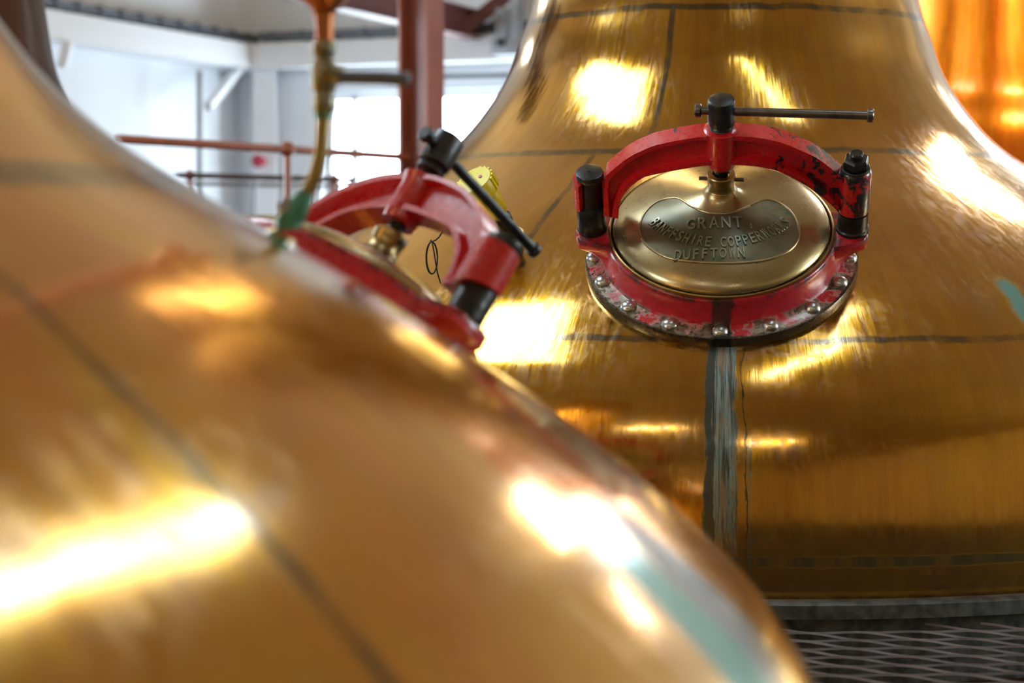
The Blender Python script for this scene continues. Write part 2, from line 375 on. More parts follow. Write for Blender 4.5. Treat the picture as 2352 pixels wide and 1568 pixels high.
# ceiling with roof lights: a grid in room axes, cells cut exactly at the roof lights' edges
def to_room(x, y): dx, dy = x - KX, y - KY; return dx * SV[0] + dy * SV[1], dx * TV[0] + dy * TV[1]
cells = []
for (x, y, a, b) in SKYL:
    s, t = to_room(x, y); cells.append((s - a / 2, s + a / 2, t - b / 2, t + b / 2))
S_ = sorted({-.25, ROOM_S + .25, *[c[0] for c in cells], *[c[1] for c in cells]}); T_ = sorted({ROOM_T - .25, .25, *[c[2] for c in cells], *[c[3] for c in cells]})
mb = MB()
for i in range(len(S_) - 1):
    for j in range(len(T_) - 1):
        cs, ct = (S_[i] + S_[i + 1]) / 2, (T_[j] + T_[j + 1]) / 2
        if any(c[0] < cs < c[1] and c[2] < ct < c[3] for c in cells): continue
        vs = [mb.b.verts.new(room(a, b, z)) for a in (S_[i], S_[i + 1]) for b in (T_[j], T_[j + 1]) for z in (CEIL, CEIL + .2)]
        for f in ((0, 1, 3, 2), (4, 6, 7, 5), (0, 4, 5, 1), (2, 3, 7, 6), (0, 2, 6, 4), (1, 5, 7, 3)): mb.b.faces.new([vs[q] for q in f])
struct(part('ceiling', mb, M_CEILM, smooth=0))
for i, (x, y, a, b) in enumerate(SKYL):
    root = bpy.data.objects.new('window_%d' % (len(WINS) + 1 + i), None); COL.objects.link(root); struct(root)
    root.location = (x, y, CEIL); root.rotation_euler = (0, 0, ROT)
    mb = MB()
    for sx in (-1, 1): mb.box((sx * (a / 2 - .03), 0, .1), (.06, b, .16))
    for sy in (-1, 1): mb.box((0, sy * (b / 2 - .03), .1), (a - .12, .06, .16))
    part('window_frame', mb, M_WHITEST, root, smooth=0)
    part('pane', MB().box((0, 0, .15), (a - .12, b - .12, .01)), M_GLASS, root, smooth=0)
mb = MB(); vs = [mb.b.verts.new(room(a, b, z)) for a in (-.25, ROOM_S + .25) for b in (ROOM_T - .25, .25) for z in (FLOOR - .2, FLOOR)]
for f in ((0, 1, 3, 2), (4, 6, 7, 5), (0, 4, 5, 1), (2, 3, 7, 6), (0, 2, 6, 4), (1, 5, 7, 3)): mb.b.faces.new([vs[q] for q in f])
struct(part('floor', mb, M_FLOORM, smooth=0))

# ---------------------------------------------------------------- pot stills
PROF = [(1.40, -.25), (1.475, -.10), (1.498, .0), (1.500, .2), (1.470, .36), (1.412, .46), (1.337, .535), (1.229, .625), (1.02, .765), (.80, .893), (.70, .965), (.626, 1.05), (.572, 1.137), (.54, 1.224), (.508, 1.316), (.485, 1.45), (.46, 1.65), (.43, 2.0), (.40, 2.5), (.36, 3.2)]
PF = np.array(catmull(PROF, 8)); RS, ZS = PF[:, 0], PF[:, 1]
def Rz(z): return float(np.interp(z, ZS, RS))
def frame(az, z0):
    """matrix (in the still's own space) of a fitting standing square on the shell at azimuth az (0 = -Y), height z0"""
    r = Rz(z0); e = .02; s = (Rz(z0 + e) - Rz(z0 - e)) / (2 * e); a = math.radians(az)
    rad = Vector((math.sin(a), -math.cos(a), 0)); u = Vector((math.cos(a), math.sin(a), 0))
    n = (rad - Vector((0, 0, s))).normalized(); v = n.cross(u); o = rad * r + Vector((0, 0, z0))
    M = Matrix((u, v, n)).transposed().to_4x4(); M.translation = o; return M
Z_MAN = .687
TILT = Matrix.Rotation(math.radians(2.6), 4, 'X')
FM0 = frame(0, Z_MAN) @ TILT
def surf(x, y):
    """height of the shell above the manhole frame's plane at local x, y"""
    z = 0.0
    for _ in range(14):
        p = FM0 @ Vector((x, y, z)); g = math.hypot(p.x, p.y) - Rz(p.z); z -= g * .85
    return z
SEG = 160
mb = MB(); mb.lathe([(r, z) for r, z in zip(RS, ZS)], SEG); ME_SHELL = mb.mesh('shell', None, 60)
CACHE = {}
def cached(key, make, mat, smooth=35):
    if (key, mat.name) not in CACHE: CACHE[(key, mat.name)] = make().mesh(key, mat, smooth)
    return CACHE[(key, mat.name)]
def mk_collar():
    mb = MB(); n = 96; rows = []
    prof = [(.2810, None, -.012), (.2825, None, .010), (.2805, None, .0165), (.256, None, .0175), (.246, None, .020), (.2395, .035, 0), (.2365, .050, 0), (.2360, .058, 0), (.2360, .067, 0), (.2335, .071, 0), (.2250, .0715, 0), (.222, .066, 0), (.215, .05, 0), (.208, .0, -.01)]
    for r, zz, off in prof:
        row = []
        for j in range(n):
            a = 2 * PI * j / n; ear = 0
            c = abs(math.cos(a)); y_ = math.sin(a)
            if zz is not None and r > .2255 and zz > 0: ear = max(0, 1 - ((math.acos(min(1, c))) / .23) ** 4) * (.062 if zz > .045 else .030)
            R = r + ear
            x, y = R * math.cos(a), R * math.sin(a)
            z = (surf(x, y) * (1.0 if off < 0 else (.55 if y < 0 else .9)) + off) if zz is None else zz
            if r < .210: z = surf(x, y) - .01
            row.append((x, y, z))
        rows.append(row)
    return mb.grid(rows, True)
LIDP = [(.0001, .178), (.026, .178), (.030, .172), (.037, .164), (.052, .1545), (.075, .1455), (.105, .136), (.14, .1250), (.172, .1125), (.199, .0995), (.214, .0890), (.2205, .0800), (.2215, .0745), (.218, .0705), (.207, .0705), (.207, .066), (.0001, .066)]
LR = catmull(LIDP[:13], 4)
def lidz(x, y):
    r = math.hypot(x, y); return float(np.interp(r, [p[0] for p in LR[::1]], [p[1] for p in LR]))
def mk_lid(): return MB().lathe([tuple(p) for p in LR] + LIDP[13:], 96, cap0=True, cap1=True)
def mk_seat(): return MB().lathe([(.2295, .0715), (.2300, .0765), (.2275, .078), (.2250, .0765), (.2250, .0715)], 96, cap0=False, cap1=False)
KID = catmull([(-.164, -.062), (-.158, -.020), (-.138, .010), (-.112, .019), (-.086, .008), (-.058, -.030), (-.028, -.052), (0, -.058), (.026, -.052), (.054, -.032), (.078, -.004), (.100, .009), (.126, .002), (.147, -.024), (.157, -.062), (.150, -.098), (.126, -.131), (.085, -.156), (.035, -.168), (-.012, -.169), (-.062, -.162), (-.108, -.144), (-.146, -.107)], 6, True)
def mk_panel():
    K = [(float(p[0]), float(p[1])) for p in KID]; n = len(K); xs = [p[0] for p in K]
    def span(x):
        ys = []
        for i in range(n):
            (xa, ya), (xb, yb) = K[i], K[(i + 1) % n]
            if (xa - x) * (xb - x) < 0: ys.append(ya + (yb - ya) * (x - xa) / (xb - xa))
        return (min(ys), max(ys)) if len(ys) > 1 else None
    mb = MB(); rows = []; m = 16
    for f in np.linspace(0, 1, 70):
        x = min(xs) + .0004 + (max(xs) - min(xs) - .0008) * (.5 - .5 * math.cos(PI * f)); sp = span(x)
        if sp: rows.append([(x, sp[0] + (sp[1] - sp[0]) * k / m, lidz(x, sp[0] + (sp[1] - sp[0]) * k / m) + .0010) for k in range(m + 1)])
    return mb.grid(rows, False)
def mk_ridge():
    mb = MB(); rows = []; n = len(KID)
    for i, p in enumerate(KID):
        d = KID[(i + 1) % n] - KID[i - 1]; d = d / np.linalg.norm(d); nn = np.array((-d[1], d[0])); row = []
        for k in range(8):
            a = 2 * PI * k / 8; q = p + nn * math.cos(a) * .0022; row.append((q[0], q[1], lidz(q[0], q[1]) + .0008 + .0024 * math.sin(a)))
        rows.append(row)
    rows.append(rows[0]); return mb.grid(rows, True)
def glyph(ch, size):
    c = bpy.data.curves.new('glyph', 'FONT'); c.body = ch; c.size = 1; c.extrude = .06; c.offset = -.004; c.bevel_depth = .02; c.bevel_resolution = 1
    c.resolution_u = 3
    o = bpy.data.objects.new('glyph', c); COL.objects.link(o)
    bpy.context.view_layer.update()
    dg = bpy.context.evaluated_depsgraph_get(); me = bpy.data.meshes.new_from_object(o.evaluated_get(dg))
    vs = [tuple(v.co) for v in me.vertices]; fs = [tuple(p.vertices) for p in me.polygons]
    bpy.data.objects.remove(o); bpy.data.curves.remove(c); bpy.data.meshes.remove(me); return vs, fs
GL = {}
def mk_text():
    mb = MB()
    # text, letter height, arc centre, radius to the mid line, mid angle (deg from straight down), pitch per letter (m)
    lines = [('GRANT', .027, (-.013, .33), .409, 0, .0232), ('S', .011, (.060, .33), .411, 0, .02), ('BANFFSHIRE COPPERWORKS', .0235, (-.002, .026), .1510, 0, .0150), ('DUFFTOWN', .0225, (-.022, .45), .6000, 0, .0178)]
    for txt, h, c, R, mid, pitch in lines:
        for i, ch in enumerate(txt):
            if ch == ' ': continue
            if ch not in GL: GL[ch] = glyph(ch, 1)
            vs, fs = GL[ch]; xs = [v[0] for v in vs]; ys = [v[1] for v in vs]
            cx, cyy = (min(xs) + max(xs)) / 2, (min(ys) + max(ys)) / 2; hh = max(ys) - min(ys); ww = max(xs) - min(xs)
            k = h / hh; kx = min(k * .82, pitch * .80 / ww)
            a = ((i - (len(txt) - 1) / 2) * pitch) / R
            bv = []
            for (x, y, z) in vs:
                lx, ly = (x - cx) * kx, (y - cyy) * k
                rr = R - ly; aa = a
                X = c[0] + rr * math.sin(aa) + lx * math.cos(aa); Y = c[1] - rr * math.cos(aa) + lx * math.sin(aa)
                bv.append(mb.b.verts.new((X, Y, lidz(X, Y) + .0018 + z * .032)))
            for f in fs:
                try: mb.b.faces.new([bv[q] for q in f])
                except ValueError: pass
    return mb
def mk_rivet(): return MB().lathe([(.0165, -.006), (.0165, .001), (.0158, .0035), (.0130, .0075), (.0090, .0100), (.0045, .0112), (.0003, .0116)], 24, cap0=True, cap1=True)
OUT = [(-.238, .122), (-.236, .165), (-.231, .214), (-.222, .230), (-.186, .264), (-.155, .283), (-.123, .297), (-.05, .313), (0, .316), (.05, .3145), (.09, .308), (.129, .295), (.183, .266), (.212, .242), (.232, .222), (.240, .214)]
INN = [(-.208, .116), (-.206, .138), (-.202, .158), (-.198, .170), (-.182, .194), (-.170, .205), (-.162, .212), (-.140, .223), (-.05, .243), (0, .247), (.05, .246), (.085, .240), (.120, .228), (.175, .192), (.212, .158), (.236, .130), (.242, .122)]
def mk_yoke():
    """arched I-section bar: rows around the section, swept along the arch; boss in the middle, fork at one end, barrel at the other"""
    mb = MB(); O = catmull(OUT, 5); I = catmull(INN, 5); rows = []
    for o, i in zip(O, I):
        u = abs(o[0]); W = .0235; wb = .0055; lip = .0125
        d = o - i; L = np.linalg.norm(d); d = d / L
        def P(dist, y): q = i + d * dist; return (q[0], y, q[1])
        rows.append([P(0, -W), P(0, W), P(lip, W), P(lip * 1.5, wb), P(L - lip * 1.5, wb), P(L - lip, W), P(L, W), P(L, -W), P(L - lip, -W), P(L - lip * 1.5, -wb), P(lip * 1.5, -wb), P(lip, -W)])
    mb.grid(rows, True, True, True)
    # central boss round the screw, flared at the top
    mb.lathe([(.0275, .232), (.0295, .237), (.0300, .25), (.0300, .298), (.033, .310), (.035, .3175), (.030, .3205), (.0001, .3205)], 32)
    # pivot barrel on the right
    T = Matrix.Translation((.266, 0, 0)); mb.lathe([(.0285, .119), (.0315, .122), (.0325, .135), (.0325, .205), (.0315, .216), (.0285, .2205), (.0001, .2205)], 32, T)
    # web block joining the arch to the fork, then the open C of the fork
    T = Matrix.Translation((-.264, .004, 0)); a0, a1 = math.radians(-8), math.radians(232); ro, ri = .0355, .0245; n = 26; rows = []
    for k in range(n + 1):
        a = a0 + (a1 - a0) * k / n; c, s = math.cos(a), math.sin(a); zb = .114 + .018 * (k / n); zt = .199 - .004 * (k / n)
        rows.append([T @ Vector((ri * c, ri * s, zb)), T @ Vector((ro * c, ro * s, zb)), T @ Vector((ro * c * 1.01, ro * s * 1.01, (zb + zt) / 2)), T @ Vector((ro * c, ro * s, zt)), T @ Vector((ri * c, ri * s, zt))])
    mb.grid(rows, True, True, True)
    return mb
def mk_head(): return MB().lathe([(.0135, .314), (.0230, .316), (.0235, .321), (.0215, .323), (.0235, .326), (.0215, .329), (.0262, .3315), (.0270, .336), (.0270, .381), (.0255, .3855), (.0225, .387), (.0001, .387)], 40)
def mk_screw():
    p = [(.0125, .19)]
    for k in range(15): z = .20 + k * .0075; p += [(.0140, z), (.0122, z + .0037)]
    p += [(.0125, .318)]; return MB().lathe(p, 24)
def mk_bar():
    mb = MB(); mb.lathe([(.0088, -.044), (.0088, .285)], 20)
    for z0 in (-.052, .281): mb.lathe([(.0115, z0), (.0135, z0 + .002), (.0138, z0 + .006), (.0135, z0 + .011), (.0112, z0 + .013)], 20)
    return mb
def mk_boss():
    return MB().lathe([(.033, .170), (.0285, .176), (.0270, .182), (.0270, .196), (.0290, .199), (.0290, .2095), (.0275, .2115), (.0175, .2115), (.0165, .203), (.0001, .203)], 40)
def mk_pin(): return MB().tube([(-.044, 0, .199), (.046, -.004, .198)], .0042, 10)
def mk_pivot(): return MB().lathe([(.0335, .070), (.0335, .078), (.0310, .081), (.0310, .117), (.0001, .117)], 32, Matrix.Translation((.266, 0, 0)))
def mk_nut():
    mb = MB(); T = Matrix.Translation((.266, 0, 0)) @ Matrix.Rotation(.35, 4, 'Z')
    mb.lathe([(.0285, .2200), (.0290, .2235), (.0270, .2255)], 32, T); mb.lathe([(.0235, .2255), (.0262, .229), (.0262, .243), (.0235, .2475), (.0001, .2475)], 6, T)
    return mb
def mk_stud(): return MB().lathe([(.0145, .245), (.0145, .256), (.0120, .2595), (.0001, .2595)], 24, Matrix.Translation((.266, 0, 0)))
def mk_post(): return MB().lathe([(.0300, .070), (.0310, .076), (.0300, .082), (.0300, .128), (.0285, .133), (.0215, .1345), (.0205, .16), (.0205, .200), (.0001, .200)], 32, Matrix.Translation((-.264, 0, 0)))
def mk_bolt(): return MB().lathe([(.0205, .1985), (.0270, .2), (.0285, .203), (.0285, .2125), (.0272, .2150), (.0250, .2158), (.003, .2158), (.0028, .2148), (.0001, .2148)], 36, Matrix.Translation((-.264, 0, 0)))
def manhole(root, az, z0, redmat, bar_angle, bar_tilt=0.0, turn=0.0, size=1.0, lift=0.0):
    M = frame(az, z0) @ Matrix.Rotation(turn, 4, 'Z') @ TILT @ Matrix.Scale(size, 4)
    col = link('manhole_collar', cached('manhole_collar', mk_collar, M_COLLAR, 40), root, M); col['label'] = 'red painted riveted collar of the manhole'
    for k in range(16):
        a = k * PI / 8 - PI / 2; x, y = .259 * math.cos(a), .259 * math.sin(a)
        if abs(y) < .01: y -= .014; x *= 1.012
        R_ = Matrix.Translation((x, y, surf(x, y) * (.55 if y < 0 else .9) + .0175)) @ Matrix.Rotation(-x * .30, 4, Vector((0, -1, 0)))
        link('rivet', cached('rivet', mk_rivet, M_RIVET, 60), col, R_)
    link('seating_ring', cached('seating_ring', mk_seat, M_BRASS, 60), col)
    lid = link('manhole_lid', cached('manhole_lid', mk_lid, M_LID, 50), root, M); lid['label'] = 'domed bronze manhole lid'
    link('name_panel', cached('name_panel', mk_panel, M_PANEL, 40), lid); link('panel_ridge', cached('panel_ridge', mk_ridge, M_LID, 60), lid)
    link('raised_lettering', cached('raised_lettering', mk_text, M_LETTER, 30), lid)
    link('lid_boss', cached('lid_boss', mk_boss, M_BRASS), lid); link('cotter_pin', cached('cotter_pin', mk_pin, M_BAR), lid)
    yo = link('clamp_yoke', cached('clamp_yoke', mk_yoke, redmat, 38), root, M); yo['label'] = 'red arched clamp yoke over the lid'
    sc = link('clamp_screw', cached('clamp_screw', mk_screw, M_OILY, 60), root, M @ Matrix.Translation((0, 0, lift)))
    link('screw_head', cached('screw_head', mk_head, M_STEEL), sc)
    B = Matrix.Translation((0, 0, .359)) @ Matrix.Rotation(bar_angle, 4, 'Z') @ Matrix.Rotation(PI / 2 + bar_tilt, 4, 'Y')
    link('tommy_bar', cached('tommy_bar', mk_bar, M_BAR if redmat is M_RED else M_STEEL), sc, B)
    pv = link('pivot_post', cached('pivot_post', mk_pivot, M_OILY), root, M)
    link('hexagon_nut', cached('hexagon_nut', mk_nut, M_OILY, 25), pv); link('stud', cached('stud', mk_stud, M_OILY), pv)
    ps = link('swing_bolt_post', cached('swing_bolt_post', mk_post, M_OILY), root, M)
    link('bolt_head', cached('bolt_head', mk_bolt, M_STEEL), ps)
def still(loc, label, mat):
    root = thing('pot_still', loc, label, 'pot still'); me = ME_SHELL.copy(); me.materials.append(mat)
    link('shell', me, root); return root
MAIN = (.556, 5.2, 0.0); LEFT = (-1.155, 1.99, -.089)
LEFT_AZ, LEFT_Z = 129.3, .675
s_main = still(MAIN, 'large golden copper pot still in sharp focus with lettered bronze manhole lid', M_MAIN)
manhole(s_main, -6.2, Z_MAN, M_RED, -.065)
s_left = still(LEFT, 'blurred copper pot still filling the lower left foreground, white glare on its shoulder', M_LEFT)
manhole(s_left, LEFT_AZ, LEFT_Z, M_RED2, math.radians(-85), -.04, turn=.083, size=.90, lift=.02)
still((-2.14, 7.0, 0), 'dark brown tarnished still whose neck shows at the top left corner', M_DARK)
still((2.12, 8.6, 0), 'bright orange copper still glowing behind the golden still at the top right corner', M_ORANGE)

# kerb ring round the golden still
mb = MB(); mb.lathe([(1.506, .014), (1.506, .038), (1.512, .043), (1.543, .043), (1.551, .038), (1.551, .012), (1.520, .012), (1.520, -.12)], 160, cap0=False, cap1=False)
k = part('kerb_ring', mb, M_KERB); k.location = MAIN; tag(k, 'grey weathered steel kerb ring curving round the foot of the golden still', 'kerb')
# ---------------------------------------------------------------- platform grating beside the golden still
mb = MB(); CW, CH = .20, .074
nx, ny = 36, 160
def instill(x, y): return math.hypot(x - MAIN[0], y - MAIN[1]) < 1.565 or math.hypot(x - LEFT[0], y - LEFT[1]) < 1.53
ga = math.radians(-17); gc, gs = math.cos(ga), math.sin(ga)
def gp(x, y, z): X, Y = 1.7 + x * gc - y * gs, 3.6 + x * gs + y * gc; return (X, Y, z)
for j in range(-ny // 2, ny // 2):
    for i in range(-nx // 2, nx // 2 + 1):
        for sgn in (-1, 1):
            x0 = i * CW + (j % 2) * CW / 2; y0 = j * CH / 2
            pts = []
            for q in range(7):
                f = q / 6; fs_ = f * f * (3 - 2 * f)
                pts.append((x0 + f * CW / 2 * sgn, y0 + fs_ * CH / 2))
            c = gp(*pts[3], 0)
            if instill(c[0], c[1]) or not (.32 < c[0] < 3.3 and 2.3 < c[1] < 4.9): continue
            rows = []
            for (x, y) in pts:
                rows.append([gp(x, y - .0006, -.006), gp(x, y + .0006, -.006), gp(x, y + .0030, -.0025), gp(x, y + .0014, -.002)])
            mb.grid(rows, True, True, True)
g = part('floor_grating', mb, M_GRATE, smooth=0); tag(g, 'expanded steel mesh floor grating in front of the kerb, bottom right', 'grating')
for (px_, py_, rz, lb) in ((1.03, 3.40, .1, 'small bright metal clip lying on the mesh grating nearest the kerb'), (.98, 3.385, -.3, 'thin bright metal sliver lying on the grating left of the clip'), (.94, 2.98, .05, 'small pale metal clip on the grating at the bottom frame edge')):
    o = part('metal_clip', MB().box((0, 0, .008), (.030, .012, .003), bev=.001).box((.013, 0, .004), (.003, .012, .010)), M_RIVET); o.location = (px_, py_, .002); o.rotation_euler = (0, 0, rz)
    tag(o, lb, 'clip', 'metal clips on the grating')

# ---------------------------------------------------------------- yellow level switch on the golden still
def at(px, py, d):
    """world point seen at full-size pixel px, py at depth d along the camera axis"""
    ct, st = math.cos(PITCH), math.sin(PITCH); a = (px - 1176) / F * d; b = (784 - py) / F * d
    return Vector((a, d * ct + b * st, EYE - d * st + b * ct))
FS = Matrix.Translation(MAIN) @ frame(-31.2, .722)
t = thing('level_sensor', (0, 0, 0), 'yellow electronic level sensor with round cap, on the left shoulder of the golden still', 'sensor')
t.matrix_world = FS @ Matrix.Translation((.008, 0, 0)) @ Matrix.Rotation(math.radians(12), 4, 'X') @ Matrix.Scale(1.18, 4)
part('mounting_nipple', MB().lathe([(.022, -.01), (.022, .012), (.017, .014), (.017, .045), (.020, .046), (.020, .056), (.012, .058)], 6 * 4), M_OILY, t)
part('mounting_flange', MB().lathe([(.030, -.012), (.030, .004), (.026, .008), (.017, .009)], 32), M_BRASS, t)
hs = part('housing', MB().lathe([(.010, .052), (.010, .068), (.0185, .070), (.0200, .074), (.0200, .125), (.018, .128), (.001, .128)], 36), M_YEL, t)
mb = MB()
CA = Matrix.Translation((-.012, 0, .120)) @ Matrix.Rotation(math.radians(-4), 4, 'Y')
mb.lathe([(.026, .0), (.0335, .002), (.0340, .008), (.0340, .030), (.0325, .033), (.001, .034)], 40, CA)
for k in range(20):
    a = 2 * PI * k / 20 + .1
    if k % 10 < 6: mb.box((.0350, 0, .018), (.003, .0045, .028), CA @ Matrix.Rotation(a, 4, 'Z'))
cp = part('screw_cap', mb, M_YEL, t)
part('cap_screw', MB().lathe([(.0035, .033), (.0035, .035), (.0001, .0352)], 14, CA @ Matrix.Translation((.012, .006, 0))), M_BELL, cp)
part('conduit_arm', MB().tube([(-.004, -.010, .100), (-.022, -.018, .088), (-.034, -.024, .080)], [.013, .012, .012], 16), M_YEL, t)
part('cable_gland', MB().tube([(-.034, -.024, .080), (-.042, -.028, .075), (-.043, -.0285, .0745), (-.056, -.034, .068)], [.014, .014, .010, .009], 12), M_BLACK, t)
# sensor cable, hanging in two loops
base = at(992, 592, 4.06)
bpy.context.view_layer.update(); c0 = t.matrix_world @ Vector((-.056, -.034, .068))
pts = [c0, at(1040, 500, 4.10), at(1008, 545, 4.07)]
for k in range(25):
    a = PI / 2 - 2 * PI * 2 * k / 24; pts.append(base + Vector((.0115 * math.cos(a), .012 * math.sin(a * .5), .033 * math.sin(a))))
pts += [at(1004, 622, 4.05), at(1012, 650, 4.08)]
pts = catmull([tuple(p) for p in pts], 3)
me = MB().tube(pts, .0016, 8).mesh('cable', M_BLACK); me.transform(t.matrix_world.inverted()); link('cable', me, t)

# ---------------------------------------------------------------- vent pipe with valve on the foreground still
PD = 2.23
PK = PD / 2.62
def vp(px, py, d=PD): return at(px, py, d)
def vertical(mb, prof, px):      # profile of (half width px, y px) down the vertical pipe
    for (r1, y1), (r2, y2) in zip(prof[:-1], prof[1:]): pass
    pts = [vp(px, y) for r, y in prof]; return mb.tube(pts, [r / F * PD for r, y in prof], 24)
base = vp(668, 545)
t = thing('vent_valve_pipe', tuple(base), 'copper and brass vent pipe with lever valve rising from the blurred still', 'valve pipe')
inv = Matrix.Translation(base).inverted()
def vpart(name, mb, mat, parent=None, smooth=40):
    me = mb.mesh(name, mat, smooth); me.transform(inv); return link(name, me, parent or t)
vpart('pipe_funnel', vertical(MB(), [(28, -180), (40, -150), (58, -90), (60, -40), (58, -10), (44, 8), (30, 20), (25, 34)], 745), M_PIPECU)
q = vp(745, -150); vpart('riser_pipe', MB().tube([q, (q.x, q.y, CEIL - .01)], .014, 20), M_PIPECU)
vpart('copper_pipe', vertical(MB(), [(24, 30), (21, 60), (20, 98)], 745), M_PIPECU)
vb = vpart('valve_body', vertical(MB(), [(24, 95), (27, 100), (27, 122), (22, 128), (20, 134), (24, 142), (29, 150), (30, 185), (28, 205), (22, 212), (24, 222), (25, 232), (26, 250), (21, 258), (16, 262)], 744), M_BRASSV)
vpart('valve_nut', MB().tube([vp(748, 172, PD - .04), vp(748, 172, PD - .01)], [.008, .010], 6), M_BRASS, vb)
vpart('lever_hub', MB().tube([vp(765, 172, PD - .005), vp(790, 176, PD - .005)], [.012, .009], 12), M_BRASSV, vb)
mb = MB(); mb.tube([vp(780, 178, PD - .01), vp(800, 178, PD - .01), vp(870, 179, PD - .01), vp(925, 182, PD - .01), vp(938, 182, PD - .01), vp(943, 182, PD - .01)], [.0062, .0072, .0074, .0080, .0090, .004], 12)
vpart('valve_lever', mb, M_DKTRAY, vb)
bend = catmull([tuple(vp(*p)) for p in ((742, 250), (742, 275), (740, 310), (737, 345), (729, 385), (716, 420), (704, 445), (692, 468))], 4)
vpart('bent_pipe', MB().tube(bend, .0082, 16), M_PIPEBR)
vpart('pipe_sleeve', vertical(MB(), [(20, 248), (19, 268), (16, 276)], 742), M_VERD)
el = vpart('elbow_fitting', MB().tube([vp(703, 440), vp(690, 468), vp(678, 492), vp(662, 510), vp(664, 528)], [.009, .012, .014, .015, .016], 16), M_VERD)
vpart('union_stub', MB().tube([vp(676, 498), vp(655, 470), vp(650, 462)], [.012, .011, .008], 12), M_GREYST, el)
nrm = (frame(104, .83).to_3x3() @ Vector((0, 0, 1)))
bs = base + Vector((-.010, 0, 0))
vpart('brass_boss', MB().tube([bs - nrm * .035, bs - nrm * .001, bs + nrm * .004], [.020, .020, .016], 6 * 4), M_BRASS)

# ---------------------------------------------------------------- steelwork
def hsec(mb, W, D, tf, tw, z0, z1):
    mb.box((0, -D / 2 + tf / 2, (z0 + z1) / 2), (W, tf, z1 - z0)); mb.box((0, D / 2 - tf / 2, (z0 + z1) / 2), (W, tf, z1 - z0)); mb.box((0, 0, (z0 + z1) / 2), (tw, D - 2 * tf, z1 - z0)); return mb
c = at(968, 500, 9.9)
o = part('steel_column', hsec(MB(), .17, .17, .014, .012, FLOOR, CEIL), M_RUST, smooth=0); o.location = (c.x, c.y, 0); o.rotation_euler = (0, 0, math.radians(62))
tag(o, 'red-brown painted steel H column standing left of the golden still', 'column')
def beam_between(name, p0, p1, h, wd, mat, label, cat, kind=None, isec=True):
    p0, p1 = Vector(p0), Vector(p1); L = (p1 - p0).length; mb = MB()
    if isec:
        mb.box((L / 2, 0, h / 2 - .006), (L, wd, .012)); mb.box((L / 2, 0, -h / 2 + .006), (L, wd, .012)); mb.box((L / 2, 0, 0), (L, .012, h - .024))
    else: mb.box((L / 2, 0, 0), (L, wd, h))
    o = part(name, mb, mat, smooth=0); d = (p1 - p0).normalized(); q = d.to_track_quat('X', 'Z'); o.rotation_mode = 'QUATERNION'; o.rotation_quaternion = q; o.location = p0
    if kind == 'structure': struct(o)
    elif label: tag(o, label, cat)
    return o
beam_between('roof_beam', room(1.92, -9.0, 2.08), room(1.92, -.05, 2.08), .19, .12, M_MAROON, 'dark maroon steel beam crossing above, behind the red-brown column', 'beam')
beam_between('diagonal_brace', at(1062, 68, 12.9), at(1230, -60, 12.9), .09, .07, M_MAROON, 'short dark maroon brace rising right from the roof beam', 'brace', isec=False)
# grey hanger bracket where the beam meets the back wall
hb = at(1165, 100, 12.7)
t = thing('hanger_bracket', tuple(hb), 'grey steel hanger bracket at the end of the maroon beam', 'bracket', rz=ROT)
part('base_box', MB().box((.02, 0, -.03), (.20, .15, .10), bev=.005), M_GREYST, t); part('upright_plate', MB().box((.07, 0, .25), (.06, .10, .5), bev=.004), M_GREYST, t)
part('gusset', MB().box((-.03, 0, .12), (.10, .02, .22), bev=.004), M_GREYST, t)
part('dark_bolt', MB().box((-.01, -.08, -.0), (.05, .03, .05), bev=.004), M_BLACK, t)
# white ledge beams and trays on the walls
struct(beam_between('trim_1', room(.12, -12, 1.93), room(.12, 0, 1.93), .17, .24, M_WHITEST, None, None, 'structure', isec=False))
struct(beam_between('trim_2', room(.24, -.12, 1.93), room(13.9, -.12, 1.93), .17, .24, M_WHITEST, None, None, 'structure', isec=False))
def tray(name, a, b, n, label):
    a, b = Vector(a), Vector(b); L = (b - a).length
    t = thing(name, tuple(a), label, 'cable tray', rz=math.atan2(b.y - a.y, b.x - a.x))
    part('side_rail', MB().box((L / 2, -.05, .0), (L, .008, .05)), M_DKTRAY, t, smooth=0); part('side_rail', MB().box((L / 2, .05, .0), (L, .008, .05)), M_DKTRAY, t, smooth=0)
    mb = MB()
    mb.box((0, 0, .004), (.03, .13, .064)); me = mb.mesh('tray_clip', M_DKTRAY, 0)
    for k in range(n): link('tray_clip', me, t, Matrix.Translation((L * (k + .5) / n, 0, 0)))
    part('cable_run', MB().tube([(0, .0, .022), (L, .0, .022)], .014, 8), M_BLACK, t)
tray('cable_tray', room(.13, -6.0, 2.065), room(.13, -.02, 2.065), 26, 'dark cable tray running along the ledge of the left wall')
tray('cable_tray', room(.25, -.13, 2.065), room(6.0, -.13, 2.065), 24, 'dark cable tray running along the back wall behind the valve pipe')
beam_between('corner_brace', at(556, 150, 13.7), at(478, 245, 12.9), .05, .05, M_WHITEST, 'white diagonal brace under the ledge in the room corner', 'brace', isec=False)
beam_between('wall_pipe', at(458, 163, 12.85), at(458, 640, 12.85), .03, .03, M_GREYST, 'thin grey upright pipe on the left wall beside the corner brace', 'pipe', isec=False)
struct(beam_between('trim_3', room(.28, -.1, FLOOR), room(.28, -.1, 1.84), .16, .14, M_WALL, None, None, 'structure', isec=False))
beam_between('wall_conduit', at(1018, 176, 13.0), at(1172, 173, 13.0), .03, .03, M_DKTRAY, 'dark conduit above the window between column and golden still', 'conduit', isec=False)
t = thing('wall_lamp', tuple(at(150, 125, 11.6)), 'small white wall lamp under the ledge at the upper left', 'lamp')
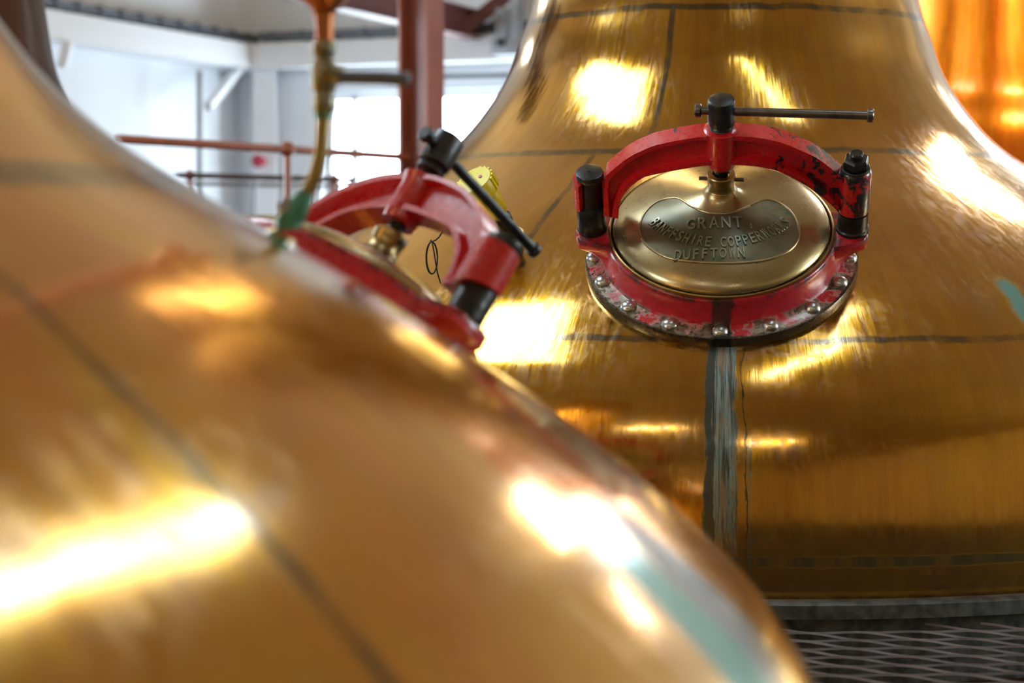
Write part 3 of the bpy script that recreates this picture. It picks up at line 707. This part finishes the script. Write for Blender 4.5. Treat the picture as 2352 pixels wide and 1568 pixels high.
part('lamp_housing', MB().box((0, 0, 0), (.06, .08, .16), Matrix.Rotation(.25, 4, 'Y'), bev=.01), M_WHITEST, t); part('lamp_bracket', MB().box((0, .04, .10), (.03, .03, .06)), M_BLACK, t)
# fire bell on the back wall
p = Vector(room(.30, -.22, 1.205)); t = thing('fire_bell', (p.x, p.y, p.z), 'small round dark red fire bell on the white back wall', 'bell')
t.rotation_mode = 'QUATERNION'; t.rotation_quaternion = Vector((-TV[0], -TV[1], 0)).to_track_quat('Z', 'Y')
part('gong', MB().lathe([(.045, .02), (.047, .028), (.042, .048), (.025, .060), (.0001, .064)], 28), M_BELL, t); part('back_plate', MB().lathe([(.03, -.04), (.03, .022)], 20), M_BELL, t)
# ---------------------------------------------------------------- hand rails
def rail(name, line, posts, r, mat, label, ball=1.9, matp=None):
    line = [Vector(p) for p in line]
    t = thing(name, (line[0].x, line[0].y, FLOOR), label, 'handrail'); off = Matrix.Translation((line[0].x, line[0].y, FLOOR)).inverted()
    me = MB().tube(line, r, 14).mesh('top_rail', mat); me.transform(off); link('top_rail', me, t)
    for p in posts:
        p = Vector(p)
        mb = MB().tube([(p.x, p.y, FLOOR), (p.x, p.y, p.z)], r * .9, 12); me = mb.mesh('post', matp or mat); me.transform(off); po = link('post', me, t)
        mb = MB().lathe([(r * ball * math.sin(a), -r * ball * math.cos(a)) for a in np.linspace(.05, PI - .05, 12)], 16, Matrix.Translation(p)); me = mb.mesh('ball_joint', matp or mat); me.transform(off); link('ball_joint', me, po)
    return t
A = at(270, 319, 7.85); B = at(660, 343, 8.75); C_ = at(935, 361, 9.84)
rail('handrail', [A, B, C_], [B], .0185, M_RAIL, 'red-brown tubular handrail running from the blurred still to the column')
A = at(405, 402, 9.5); B = at(436, 403, 9.6); C_ = at(812, 413, 10.4); D_ = at(768, 412, 10.3)
rail('handrail', [A, C_], [B, D_], .0145, M_RAILD, 'dark handrail lower and further back than the red-brown rail', matp=M_RAIL)
A = at(425, 421, 11.2); B = at(583, 423, 11.4); C_ = at(812, 428, 11.8); D_ = at(712, 426, 11.6)
rail('handrail', [A, C_], [B, D_], .012, M_GREYST, 'thin grey handrail seen just below the dark one')
beam_between('gate_post', at(770, 640, 10.6), at(770, 420, 10.6), .05, .055, M_MAROON, 'short maroon post at the end of the dark rails', 'post', isec=False)
beam_between('gate_post', at(806, 640, 10.9), at(806, 412, 10.9), .02, .02, M_RAILD, 'slim dark post just right of the short maroon post', 'post', isec=False)

# ---------------------------------------------------------------- ceiling strip lamps (seen as reflections in the copper)
def strip(x, y, z, L, rz, label, W=.10):
    t = thing('strip_lamp', (x, y, z), label, 'lamp', 'strip lamps under the roof', rz)
    part('lamp_body', MB().box((0, 0, .045), (L, W + .02, .05), bev=.01), M_WHITEST, t); part('diffuser', MB().box((0, 0, 0), (L - .04, W, .04), bev=.012), M_LAMP, t)
    part('hanger_wire', MB().tube([(0, 0, .07), (0, 0, CEIL - z)], .004, 6), M_GREYST, t)
strip(.90, 8.4, 3.2, .8, 0, 'strip lamp hanging from the roof beyond the orange still')
strip(-1.55, -1.3, 3.8, 1.2, .2, 'strip lamp hanging from the roof behind and left of the viewer')
strip(5.1, 10.3, 3.6, .5, ROT, 'short strip lamp near the high back window')
strip(2.15, 6.4, 2.43, .6, .15, 'wide strip lamp hanging low between the golden and the orange still', .27)
strip(.8, -3.5, 3.8, 1.4, .2, 'strip lamp hanging from the roof far behind the viewer')
